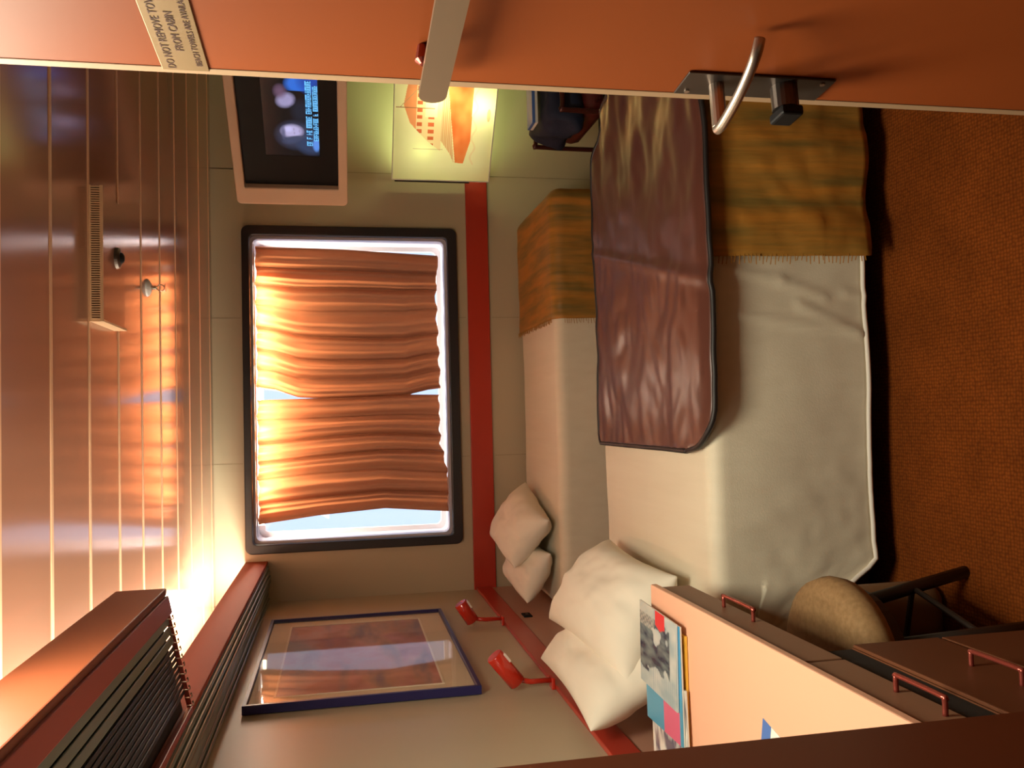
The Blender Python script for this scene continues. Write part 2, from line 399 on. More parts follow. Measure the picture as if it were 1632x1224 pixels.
# ------------------------------------------------------------------ soffit with cove along the left wall
sf = thing('trim_4', 'red-brown light cove running along the bed-head wall under the ceiling', 'cove', (0,0,0)); sf['kind'] = 'structure'
obj('cove_fascia', bx((-.716, YB+.01, 1.871), (-.70, YF-.001, 1.979), .002), 'fascia', sf)
bm = bmesh.new(); box(bm, (XL+.001, YB+.01, 1.876), (-.717, YF-.001, 1.886))
obj('cove_floor', bm, 'white', sf)
bm = bmesh.new()
for k in range(8): x = -.898 + k*.0225; box(bm, (x, YB+.02, 1.862 + .006*math.sin(k)), (x+.016, YF-.004, 1.8755), .003)
obj('ribbed_underside', bm, 'slat', sf)
for i in range(2):
    t = thing('fluorescent_tube', ['glowing cove tube at the window end of the bed-head wall', 'glowing cove tube behind the stowed upper berth'][i], 'lamp', (-.80, 3.75-1.4*i, 1.93), 0, 'cove tubes')
    obj('lamp_tube', tb([(0,-.6,0), (0,.6,0)], .012), 'tubelamp', t)
    for s in (-1,1): obj('tube_holder', bx((-.012, s*.61-.01, -.042), (.012, s*.61+.01, .014), .002), 'white', t)

# ------------------------------------------------------------------ upper berth
BT = math.atan2(.063, .295)
be = thing('upper_berth', 'stowed upper berth with orange side board and dark slatted underside against the ceiling', 'bunk bed', (-.70, 2.25, 1.867))
be.rotation_euler = (0, -BT, 0)
W_, LN = .30, 1.275          # local x out of the wall, local y towards the door is negative
sbd = obj('side_board', bx((-.014, -LN, -.002), (.004, 0, .115), .003), 'board', be); sbd.location = (W_, 0, -.002); sbd.rotation_euler = (0, BT, 0)
bm = bmesh.new(); box(bm, (W_-.058, -LN, -.006), (W_-.0145, -.001, .006), .002); box(bm, (.0, -.0045, .0), (W_-.0585, -.001, .012), .001); box(bm, (0, -LN, -.003), (.012, -.0145, .010), .002)
obj('bed_rail', bm, 'rail', be)
for k in range(3):
    x1 = W_-.064-k*.0235
    obj('slat', bx((x1-.019, -LN, .006), (x1, -.004, .011), .002), 'slat', be)
for k in range(9):
    x1 = W_-.137-k*.0135
    obj('slat', bx((x1-.0095, -LN, .008), (x1, -.004, .012), .001), 'slatdark', be)
obj('mattress', bx((.005, -LN+.01, .022), (W_-.02, -.003, .085), .004, 3), 'dark', be)
for k in range(12):
    x = .018 + k*.0195
    obj('spring', tb(smooth_path([(x, -.004, -.003), (x+.006, -.012, -.007), (x-.003, -.018, -.007), (x+.003, -.030, .005)], 4), .0013, 6), 'steel', be, True)

# ------------------------------------------------------------------ framed picture on the left wall
pc = thing('framed_picture', 'blue-framed landscape picture under glass with a cream mat on the bed-head wall', 'picture', (XL+.003, 3.39, 1.066))
pw_, ph_ = .585, .75
def pput(u, v, d): return (d, u, v)
n4 = lambda a, b, c, d: [(a, b), (c, b), (c, d), (a, d)]
obj('frame', ring_frame(bmesh.new(), n4(-pw_, 0, pw_, ph_), n4(-pw_+.012, .012, pw_-.012, ph_-.012), 0, .028, pput), 'navy', pc)
obj('mat_board', bx((.001, -pw_+.013, .013), (.012, pw_-.013, ph_-.013)), mat('mat_board_cream', (.72,.62,.44), .7), pc)
def artf(u, v):
    p = Vector((u*5, v*7, 1)); f = fbm(p, 4); g = fbm(Vector((u*3+5, v*14, 3)), 4)
    h = v/.54
    c = mixc((.20,.075,.05), (.34,.16,.13), .5+f)
    c = mixc(c, (.30,.21,.05), max(0, .6*g+.25-(h-.3)**2*3))
    c = mixc(c, (.13,.13,.14), max(0, min(1, (h-.35)*1.6 + f*.8 - abs(u-.62)*1.2)))
    c = mixc(c, (.10,.07,.09), max(0, g*1.2))
    return tuple(min(.9, q*1.9) for q in c)
painted('art_print', (.0125, .475, .115), (0,-1,0), (0,0,1), .95, .54, 130, 80, artf, 'art', pc)
obj('mat_bevel', ring_frame(bmesh.new(), n4(-.482,.108,.482,.662), n4(-.475,.115,.475,.655), .0122, .0145, pput), mat('bevel_white', (.85,.8,.65), .6), pc)
obj('glass_sheet', bx((.0205, -pw_+.0125, .0125), (.0225, pw_-.0125, ph_-.0125)), 'pglass', pc)

# ------------------------------------------------------------------ reading lamps
def reading_lamp(label, y, x1, z1, x0, z0):
    t = thing('reading_lamp', label, 'lamp', (XL+.016, y, .822), 0, 'red reading lamps')
    L_ = lambda x, z, dy=0: (x-(XL+.016), dy, z-.822)
    a, b = Vector(L_(x0, z0)), Vector(L_(x1, z1)); ax = (b-a).normalized()
    obj('wall_bracket', bx((-.016, -.02, 0.0), (.022, .02, .012), .003), 'redgloss', t)
    obj('arm', tb([(.012, 0, .012), (.012, 0, .08), a*.85+b*.15-Vector((0,0,.006))], .009, 12), 'redgloss', t, True)
    sh = obj('lamp_shade', tb([a, a+ax*.004, b-ax*.003, b], [.024, .029, .029, .026], 20), 'redgloss', t)
    for p in sh.data.polygons: p.use_smooth = len(p.vertices) == 4
    up_ = Vector((-ax.z, 0, ax.x)); mlen = a.lerp(b, .74) - up_*.033
    bm = bmesh.new(); box(bm, (-.018, -.016, 0), (.018, .016, .010), .004, 0, 3)
    le = obj('lens', bm, 'lens', t); le.location = mlen; le.rotation_euler = (0, -math.atan2(ax.z, ax.x), 0)
    return t
reading_lamp('small red reading lamp on the bed-head wall nearest the window', 3.71, -.802, 1.010, -.885, .957)
reading_lamp('small red reading lamp on the bed-head wall beside the nearer bed, below the picture corner', 2.81, -.785, 1.022, -.882, .945)
for y, z, l in ((3.80, .70, 'small black socket below the reading lamp nearest the window'), (2.90, .70, 'small black socket below the reading lamp by the nearer bed')):
    so = thing('wall_socket', l, 'socket', (XL+.010, y, z), 0, 'wall sockets')
    obj('socket_plate', bx((0, -.035, -.02), (.007, .035, .02), .004, 3), 'black', so)
    obj('socket_slot', bx((.0071, -.012, -.006), (.009, .012, .006), .001), 'darksteel', so)

# ------------------------------------------------------------------ beds
def bed(name, label, y0, y1, sd, xhead=-.885, xfoot=1.0, hem=.085, lift=1):
    t = thing(name, label, 'bed', (0, (y0+y1)/2, 0), 0, 'single beds along the window wall'); oy = (y0+y1)/2
    def dsp(p):
        f = fbm(Vector((p.x*2.2+sd, p.y*3, p.z*2.5)), 3)
        s = max(0, (.5-p.z)/.4)
        q = Vector((0, -s*.012*f - s*.008*math.sin(p.x*9+sd+2*noise.noise(Vector((p.x*2, sd, 0)))), 0)) if p.y < 0 else Vector()
        # creases in the side near the head and a few pulled lines
        hd = max(0, min(1, (-.05-p.x)/.5))
        q.y -= hd*s*.012*abs(fbm(Vector((p.x*11, p.z*9, sd)), 2))
        q.z += .004*f*(1 if p.z > .5 else 0)
        if lift and p.y < 0:      # pulled creases in the side of the cover
            for (xa, za, xb, zb) in ((.37,.50,.345,.33), (.345,.33,.30,.20), (.25,.47,.205,.10), (.28,.28,.20,.10), (.31,.14,.305,.09)):
                tt = max(0, min(1, ((p.x-xa)*(xb-xa)+(p.z-za)*(zb-za))/((xb-xa)**2+(zb-za)**2)))
                dd = math.hypot(p.x-xa-tt*(xb-xa), p.z-za-tt*(zb-za)); q.y -= .0065*math.exp(-(dd/.010)**2)
            q.y -= hd*s*.016*abs(fbm(Vector((p.x*7+4, p.z*6, 3)), 3))
        # the hem is lifted towards the head end
        if lift and p.x < -.42 and p.z < .4: q.z += min(.26, (-.42-p.x)*1.5)*(1-(p.z-hem)/.4)
        return q
    sp = obj('bedspread', soft_box((xhead, y0-oy, hem), (xfoot, y1-oy, .55), .045, .014, dsp), 'spread', t, True)
    so = sp.modifiers.new('s', 'SOLIDIFY'); so.thickness = .006; so.offset = -1
    pts = []
    for k in range(70):
        x = -.62 + (xfoot-.03+.62)*k/69; p = Vector((x, y0-oy, hem)); pts.append(p + dsp(p) + Vector((0, -.003, 0)))
    obj('hem_piping', tb(pts, .0065, 8), 'piping', t, True)
    obj('mattress', bx((xhead+.02, y0-oy+.03, .30), (xfoot-.03, y1-oy-.03, .525), .03, 3), 'mattress', t)
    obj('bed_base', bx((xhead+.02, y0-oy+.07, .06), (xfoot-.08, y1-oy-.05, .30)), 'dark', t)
    for sx in (xhead+.08, xfoot-.16):
        for sy in (y0-oy+.12, y1-oy-.12): obj('leg', tb([(sx, sy, 0), (sx, sy, .062)], .025, 12), 'leg', t)
    return t
bedA = bed('single_bed', 'cream-covered single bed standing against the window wall', 3.725, 4.47, 2.0, lift=0)
bedB = bed('single_bed', 'nearer cream-covered single bed carrying the brown luggage mat', 2.12, 3.065, 7.0)

def runner(label, y0, y1, x0, x1, hem, sd, cutf):
    oy = (y0+y1)/2; t = thing('bed_runner', label, 'bed runner', (0, oy, 0), 0, 'gold bed runners')
    def dsp(p):
        f = fbm(Vector((p.x*6+sd, p.y*3, p.z*5)), 3); s = max(0, (.5-p.z)/.4)
        q = Vector((0, -.012 - s*(.016*f + .016 + .010*math.sin(p.x*26+sd)) - .010*abs(fbm(Vector((p.x*13, p.z*15+sd, 2)), 3)), .004+.005*f)) if p.y < 0 else Vector((0, .004, .004+.005*f))
        if s > .7: q.z += .010*f
        return q
    o = obj('runner_cloth', soft_box((x0, y0-oy-.004, hem), (x1+.016, y1-oy+.002, .557), .05, .018, dsp, cut=('x0',)), 'gold', t, True)
    so = o.modifiers.new('s', 'SOLIDIFY'); so.thickness = .006; so.offset = 1
    # fringe along the inner border
    bm = bmesh.new()
    y = y0-oy+.03
    while y < y1-oy-.02:
        f = Vector((x0, y, .5575)); p = f + dsp(f)
        tube(bm, [p+Vector((.004,0,.006)), p+Vector((-.012-.01*random.random(), random.uniform(-.004,.004), .004))], .0012, 4); y += .011
    z = hem+.02
    while z < .52:
        f = Vector((x0, y0-oy-.004, z)); p = f + dsp(f)
        tube(bm, [p+Vector((.004,-.006,0)), p+Vector((-.012-.012*random.random(), -.004, random.uniform(-.004,.004)))], .0012, 4); z += .011
    tag(obj('fringe', bm, 'gold', t), kind='stuff')
    return t
runner('striped gold satin runner over the foot of the bed against the window wall', 3.725, 4.47, .425, 1.0, .16, 3.0, None)
runner('striped gold satin runner over the foot of the nearer bed, under the brown mat', 2.12, 3.065, .405, 1.0, .085, 9.0, None)

# luggage mat -----------------------------------------------------------
mt = thing('luggage_mat', 'long brown vinyl luggage mat with rounded corners lying on the nearer bed', 'mat', (.48, 2.55, .56))
X0, X1, Y0, Y1 = -.59, .62, -.485, .475
def mat_out(s):    # rounded outline: returns (ylo, yhi) for x
    x = lerp(X0, X1, s); rl, rr = .13, .34
    ylo, yhi = Y0, Y1
    if x < X0+rl: d = 1-(x-X0)/rl; ylo = Y0 + rl*1.15*(1-math.sqrt(max(0, 1-d*d)))
    if x < X0+.02: yhi = Y1-.01
    if x > X1-rr: d = 1-(X1-x)/rr; k = (1-math.sqrt(max(0, 1-d*d))); yhi = Y1-rr*1.0*k; ylo = Y0+rr*.8*k
    return x, ylo, yhi
def matz(x, y):
    z = .014 + .006*fbm(Vector((x*4, y*5, 2)), 3)
    wr = max(0, x-.05); z += wr*.062*max(0, noise.noise(Vector((x*3+y*5, y*9-x*2, 8)))+.25)       # loose folds at the foot
    z += .006*math.exp(-((x+.02-.25*y)/.02)**2)                                                        # centre crease
    z += .006*abs(noise.noise(Vector((x*7+3, y*14, 5))))
    if y < -.42: z -= (min(.07, -.42-y)/.07)**2*.016                                             # bends over the bed edge
    if x > .45: z += .0
    return z
bm = bmesh.new(); g = []; NX, NY = 110, 70; rim = []
for i in range(NX+1):
    x, a, b = mat_out(i/NX); g.append([bm.verts.new((x, lerp(a, b, j/NY), matz(x, lerp(a, b, j/NY)))) for j in range(NY+1)])
for a, b in zip(g, g[1:]):
    for k in range(NY): bm.faces.new((a[k], b[k], b[k+1], a[k+1]))
rim = [r_[0].co.copy() for r_ in g] + [v.co.copy() for v in g[-1][1:]] + [r_[-1].co.copy() for r_ in g[-2::-1]] + [v.co.copy() for v in g[0][-2:0:-1]]
o = obj('mat_cover', bm, 'mat', mt, True); so = o.modifiers.new('s', 'SOLIDIFY'); so.thickness = .006; so.offset = -1
rim.append(rim[0]); rr_ = [rim[0]]
for p in rim[1:]:
    if (p-rr_[-1]).length > .012: rr_.append(p)
rr_.append(rim[0])
obj('edge_binding', tb([p+Vector((0,0,-.003)) for p in rr_], .0075, 8), 'matedge', mt, True)

# pillows ---------------------------------------------------------------
def pillow(label, fb, nb, ft, nt_, thick, sd):
    """fb/nb far and near bottom corners, ft/nt far and near top corners"""
    fb, nb, ft, nt_ = map(Vector, (fb, nb, ft, nt_)); c = (fb+nb+ft+nt_)/4
    nrm = (nb-fb).cross(ft-fb).normalized()
    if nrm.x < 0: nrm = -nrm
    bm = bmesh.new(); N = 34; g = {}
    for side in (1, -1):
        for i in range(N+1):
            for j in range(N+1):
                u, v = i/N, j/N; edge = i in (0, N) or j in (0, N)
                if edge and side == -1: g[(side,i,j)] = g[(1,i,j)]; continue
                p = fb*(1-u)*(1-v) + nb*u*(1-v) + ft*(1-u)*v + nt_*u*v - c
                a, b = 2*u-1, 2*v-1
                # sides pulled in between the pointed corners
                pin = 1 - .10*(1-a*a)*abs(b)**3 - .07*(1-b*b)*abs(a)**3
                p = p*pin
                h = max(0, (1-a**4)*(1-b**4))**.55*(1-.25*(a*a+b*b)/2)
                rad = math.atan2(b, a)
                wr = .010*noise.noise(Vector((math.cos(rad)*3+sd, math.sin(rad)*3, max(abs(a), abs(b))*1.2)))*max(0, max(abs(a), abs(b))-.35)*1.6
                wr += .010*fbm(Vector((u*3+sd, v*3, side)), 3)
                p = p + nrm*side*(h*thick/2 + (wr*h*1.6))
                g[(side,i,j)] = bm.verts.new(p)
    for side in (1, -1):
        for i in range(N):
            for j in range(N):
                q = [g[(side,i,j)], g[(side,i+1,j)], g[(side,i+1,j+1)], g[(side,i,j+1)]]
                bm.faces.new(q if side == 1 else q[::-1])
    o = obj('pillow', bm, 'sheet', None, True, c); sb = o.modifiers.new('s', 'SUBSURF'); sb.levels = sb.render_levels = 1
    return tag(o, label, 'pillow', 'cream pillows')
pillow('cream pillow leaning outermost at the head of the nearer bed', (-.43,2.86,.60), (-.45,2.24,.60), (-.72,2.98,.80), (-.74,2.22,.76), .20, 1)
pillow('cream pillow propped against the wall behind another at the head of the nearer bed', (-.66,2.88,.60), (-.66,2.16,.60), (-.82,2.86,.86), (-.845,2.22,.87), .17, 4)
pillow('cream pillow lying outermost at the head of the bed against the window wall', (-.33,4.22,.60), (-.47,3.73,.60), (-.62,4.38,.76), (-.70,3.86,.74), .17, 8)
pillow('cream pillow squeezed against the wall at the head of the bed against the window wall', (-.60,4.30,.60), (-.62,3.76,.59), (-.81,4.34,.70), (-.845,3.78,.70), .15, 12)

# ------------------------------------------------------------------ desk
dk = thing('desk', 'long built-in desk with salmon top and shallow drawers along the bed-head wall', 'desk', (-.44, 1.5, 0))
DX, DY = -.44, 1.5
def D(x, y, z): return (x-DX, y-DY, z)
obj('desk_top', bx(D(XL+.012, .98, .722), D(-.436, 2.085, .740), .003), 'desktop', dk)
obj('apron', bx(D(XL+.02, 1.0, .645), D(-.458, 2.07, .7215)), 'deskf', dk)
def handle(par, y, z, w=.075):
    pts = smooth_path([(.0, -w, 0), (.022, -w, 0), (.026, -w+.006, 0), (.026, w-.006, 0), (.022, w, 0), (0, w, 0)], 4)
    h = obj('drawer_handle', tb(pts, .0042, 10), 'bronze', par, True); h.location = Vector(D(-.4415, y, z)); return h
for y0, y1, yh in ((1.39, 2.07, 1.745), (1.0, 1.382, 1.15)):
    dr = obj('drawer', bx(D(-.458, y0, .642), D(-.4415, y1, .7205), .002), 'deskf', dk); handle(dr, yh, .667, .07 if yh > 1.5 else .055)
pd = obj('pedestal', bx(D(XL+.02, 1.0, .02), D(-.447, 1.46, .578)), 'ped', dk)
obj('gap_shade_strip', bx(D(XL+.02, 1.0, .5785), D(-.4495, 1.46, .6448)), 'dark', dk)  # near-black block painting the shade in the gap above the pedestal
for z0, z1 in ((.40, .578), (.21, .392), (.025, .202)):
    dr = obj('pedestal_drawer', bx(D(-.4465, 1.005, z0), D(-.44, 1.458, z1), .002), 'ped', dk); handle(dr, 1.23, (z0+z1)/2-.02, .055)
obj('end_panel', bx(D(XL+.02, 2.05, 0), D(-.62, 2.07, .645)), 'deskf', dk)

# stool -----------------------------------------------------------------
st = thing('stool', 'round tan upholstered stool with black legs tucked under the desk', 'stool', (-.580, 1.775, .0))
bm = bmesh.new(); prof = [(0,.375),(.17,.375),(.190,.385),(.197,.41),(.190,.437),(.165,.450),(.10,.456),(0,.458)]
n = 40; rings = []
for r_, z in prof[1:-1]: rings.append([bm.verts.new((r_*math.cos(2*PI*k/n), r_*math.sin(2*PI*k/n), z)) for k in range(n)])
for a, b in zip(rings, rings[1:]):
    for k in range(n): bm.faces.new((a[k], a[(k+1)%n], b[(k+1)%n], b[k]))
bm.faces.new(rings[0][::-1]); bm.faces.new(rings[-1])
obj('seat', bm, 'tan', st, True)
obj('seat_ring', tb([(0,0,.345),(0,0,.374)], .165, 32), 'leg', st)
for k in range(4):
    a = math.radians(31+90*k); ca, sa = math.cos(a), math.sin(a)
    obj('leg', tb([(.13*ca, .13*sa, .346), (.195*ca, .195*sa, .0)], [.016,.015], 10), 'leg', st, True)
bm = bmesh.new()
for k in range(4):
    a, b = [math.radians(31+90*q) for q in (k, k+1)]
    tube(bm, [(.165*math.cos(a), .165*math.sin(a), .16), (.165*math.cos(b), .165*math.sin(b), .16)], .007, 8)
obj('stretcher', bm, 'leg', st)
# low cushion behind the stool; its shade is put into a darker tan
hs = thing('floor_cushion', 'small tan cushion coloured as in shade on the floor between stool and nearer bed', 'cushion', (-.53, 1.99, 0))
obj('cushion_cover', soft_box((-.075,-.055,.0), (.075,.055,.30), .045, .03, None, (), False), 'tandim', hs, True)

# magazines -------------------------------------------------------------
def magazine(label, cx, cy, z, w, l, th, rz, fn, side='whitep', curl=0, grp='magazines on the desk'):
    t = thing('magazine', label, 'magazine', (cx, cy, z), rz, grp)
    obj('pages', bx((-w/2, -l/2, 0), (w/2, l/2, th), .0008), side, t)
    painted('cover', (-w/2, -l/2, th+.0006), (1,0,0), (0,1,0), w, l, 70, 90, fn, 'cover', t); return t
def cov1(u, v):
    h, k = v/.255, u/.20
    c = mixc((.62,.60,.55), (.30,.38,.40), .5+.9*fbm(Vector((u*14, v*9, 3)), 3))
    d = fbm(Vector((u*16, v*11, 7)), 3)
    if .18 < k < .88 and h > .16 and d*.8 + .78 - abs(k-.52)*1.1 - abs(h-.60)*.45 > .3: c = mixc((.03,.035,.06), (.16,.20,.20), .5+fbm(Vector((u*60, v*20, 1)), 2))
    if abs(h-.40) < .12 and (k-.87) > -.09+abs(h-.40)*.4: c = (.70,.04,.04)
    if k > .72 and h > .55 and math.sin(v*700)*math.sin(u*500) > 0: c = (.55,.5,.42)
    if k < .30 and .02 < h < .62 and math.sin(v*520) > .75: c = mixc(c, (.25,.32,.4), .5)
    return c
def cov2(u, v):
    c = mixc((.75,.72,.66), (.10,.09,.14), .4+1.6*fbm(Vector((u*12, v*30, 5)), 3)); return mixc(c, (.6,.35,.3), .3*fbm(Vector((u*30, v*8, 1)), 2))
def cov3(u, v):
    h = u/.21
    if h > .5: return (.06,.30,.55) if v < .08 else (.7,.7,.68)
    return (.62,.10,.20) if .02 < v < .12 else (.05,.28,.45)
flat = lambda c: (lambda u, v: c)
magazine('yellow-spined magazine at the bottom of the desk pile', -.665, 1.965, .741, .31, .225, .006, 0, flat((.75,.42,.05)), 'yellow')
magazine('white magazine with blurred figures half covered, at the wall side of the desk pile', -.735, 1.952, .7485, .20, .225, .004, math.radians(3), cov2)
magazine('blue and pink magazine showing only its lower strip under the dark cover', -.625, 1.968, .754, .27, .235, .004, math.radians(1), cov3)
magazine('top magazine with dark cover picture and red flash on the desk pile', -.580, 1.985, .7595, .20, .240, .004, math.radians(-2), cov1)
cd = thing('card', 'small blue and white card lying on the salmon desk top', 'card', (-.625, 1.475, .7402), math.radians(-12))
obj('card_sheet', bx((-.045,-.035,0), (.045,.035,.0012)), 'whitep', cd); obj('blue_band', bx((-.045,.004,.0013), (.045,.035,.0018)), 'blue', cd)

# ------------------------------------------------------------------ wardrobe
wd = thing('wardrobe', 'dark red-brown wardrobe side panel close to the camera, beside the desk', 'wardrobe', (-.387, .95, 0))
obj('body', bx((XL+.387, -.90, 0), (-.02, -.0, 2.11)), 'wood', wd)
obj('side_panel', bx((-.0198, -.90, .02), (0, .0, 2.10), .002), 'wood', wd)

# ------------------------------------------------------------------ cabin door
dr = thing('door_1', 'open orange cabin door with pale edge strip, lever handle and notice', 'door', (.36, .92, 0)); dr['kind'] = 'structure'
A7 = math.radians(7)
# local x: along the door towards the hinges (d); local y: away from the viewer (into the door), so the visible face is y=0
dr.matrix_world = Matrix(((math.sin(A7), math.cos(A7), 0, .36), (-math.cos(A7), math.sin(A7), 0, .92), (0,0,1,0), (0,0,0,1)))
obj('door_leaf', bx((.012, 0, .012), (.78, .042, 2.03)), 'orange', dr)
obj('edge_lipping', bx((0, -.0008, .012), (.0118, .043, 2.03), .001), 'lip', dr)
pl = obj('handle_plate', bx((.014, -.003, .949), (.060, -.0002, 1.124), .001), 'darksteel', dr)
obj('plate_screw', tb([(.022, -.0045, 1.112), (.022, -.003, 1.112)], .003, 12), 'steel', pl)
obj('plate_screw', tb([(.052, -.0045, .962), (.052, -.003, .962)], .003, 12), 'steel', pl)
lv = obj('lever_handle', tb([(.037, -.003, 1.083), (.037, -.052, 1.083), (.037, -.054, 1.083)], [.0085,.0085,.007], 16), 'steel', dr)
obj('lever_grip', tb(smooth_path([(.036,-.055,1.086), (.05,-.055,1.086), (.085,-.046,1.086), (.115,-.034,1.086), (.135,-.022,1.086), (.140,-.008,1.083)], 6), .0058, 14), 'steel', lv, True)
tn = obj('deadbolt', tb([(.040, -.003, 1.003), (.040, -.030, 1.003)], .015, 20), 'darksteel', dr)
obj('thumb_turn', bx((.024, -.042, .990), (.056, -.0302, 1.016), .003), 'black', tn)
bm = bmesh.new()
n = 10; out = [(.018+.0145*(1-math.sin(PI*k/n)), 1.4 - .0145*math.cos(PI*k/n)) for k in range(n+1)] + [(.36, 1.4145), (.36, 1.3855)]
lo = [bm.verts.new((x, -.030, z)) for x, z in out]; hi = [bm.verts.new((x, -.024, z)) for x, z in out]
bm.faces.new(lo); bm.faces.new(hi[::-1])
for i in range(len(out)): j = (i+1) % len(out); bm.faces.new((lo[i], lo[j], hi[j], hi[i]))
sb = obj('security_bar', bm, 'barm', dr)
obj('bar_bracket', bx((.345, -.0305, 1.375), (.40, -.0002, 1.425), .003), 'steel', sb)
obj('ball_stud', tb([(.077, -.0002, 1.413), (.077, -.016, 1.413), (.077, -.020, 1.413)], [.006,.009,.004], 14), 'bronze', sb)
sg = obj('notice_plate', bx((.0085, -.0022, 1.6255), (.152, -.0002, 1.671), .0006), 'signp', dr); 
def text(s, x, z, size, par, depth=-.0026, sx=1.0):
    cu = bpy.data.curves.new('notice_text', 'FONT'); cu.body = s; cu.size = size; cu.align_x = 'CENTER'; cu.extrude = .0001
    cu.resolution_u = 2
    o = bpy.data.objects.new('notice_text', cu); C.objects.link(o)
    me = bpy.data.meshes.new_from_object(o.evaluated_get(bpy.context.evaluated_depsgraph_get())); bpy.data.objects.remove(o)
    # seen from the room, the line runs from the free edge towards the hinges
    me.transform(Matrix(((sx,0,0,x), (0,0,-1,depth), (0,1,0,z), (0,0,0,1))))
    me.materials.clear(); me.materials.append(M['ink']); t = bpy.data.objects.new('notice_text', me); C.objects.link(t); t.parent = par; return t
text('DO NOT REMOVE TOWELS', .0825, 1.6565, .0113, sg)
text('FROM CABIN', .0800, 1.6435, .0113, sg)
text('BEACH TOWELS ARE AVAILABLE', .0815, 1.6305, .0086, sg)

# ------------------------------------------------------------------ ceiling fittings
vt = thing('air_vent', 'cream comb-edged air vent box dropped slightly below the ceiling', 'vent', (.265, 2.345, ZC))
obj('vent_body', bx((.006, .012, -.030), (.345, .245, -.0005)), 'ceiling', vt)
obj('vent_frame', box(box(box(bmesh.new(), (0,0,-.034), (.35,.006,-.027)), (0,0,-.006), (.35,.006,-.0005)), (0,0.0065,-.034), (.0055,.25,-.0005)), 'grille', vt)
obj('vent_recess', bx((.006,.0075,-.028), (.348,.0118,-.001)), 'grilledark', vt)
for k in range(58): obj('vent_fin', bx((.006+k*.00595, .001, -.0268), (.0088+k*.00595, .0072, -.0062)), 'grille', vt)
dt = thing('ceiling_speaker', 'small dark round fitting under the air vent box', 'fitting', (.455, 2.50, ZC-.030))
obj('housing', tb([(0,0,0), (0,0,-.008), (0,0,-.012)], [.030,.028,.020], 24), 'darksteel', dt); obj('dome', tb([(0,0,-.0121), (0,0,-.018), (0,0,-.021)], [.016,.012,.005], 16), 'black', dt)
sp = thing('sprinkler', 'small white and metal sprinkler head on the ceiling before the window', 'sprinkler', (.452, 3.02, ZC))
obj('escutcheon', tb([(0,0,0),(0,0,-.006),(0,0,-.014)], [.030,.028,.014], 24), 'white', sp)
obj('nozzle', tb([(0,0,-.014),(0,0,-.03)], .007, 12), 'chrome', sp)
for s in (-1,1): obj('yoke_arm', tb(smooth_path([(0,0,-.03),(s*.010,0,-.038),(s*.008,0,-.050),(0,0,-.056)],4), .0018, 8), 'chrome', sp, True)
obj('deflector', tb([(0,0,-.057),(0,0,-.059)], .014, 16), 'chrome', sp)

# ------------------------------------------------------------------ television in the corner
tvd = Vector((.373, -.45, 0)).normalized(); tvn = Vector((tvd.y, -tvd.x, 0))   # tvn points at the viewer
tv = thing('television', 'television in a cream housing mounted high in the corner by the window', 'television', (.967, 3.95, 1.452))
tv.matrix_world = Matrix(((tvd.x, -tvn.x, 0, .967), (tvd.y, -tvn.y, 0, 3.95), (0,0,1,1.452), (0,0,0,1)))
TW, TH = .88, .482
tp = lambda u, v, d: (u, d, v)
hs_ = obj('housing', ring_frame(bmesh.new(), rrect(0, 0, TW, TH, .02), rrect(.088, .040, TW-.088, TH-.040, .006), 0, .16, tp), 'cream', tv)
bv = hs_.modifiers.new('b', 'BEVEL'); bv.width = .006; bv.segments = 2; bv.limit_method = 'ANGLE'
obj('back_shell', bx((.05, .161, .03), (TW-.05, .30, TH-.03), .02), 'cream', tv)
obj('screen_surround', ring_frame(bmesh.new(), n4(.089, .041, TW-.089, TH-.041), n4(.238, .117, .642, .343), .03, .09, tp), 'black', tv)
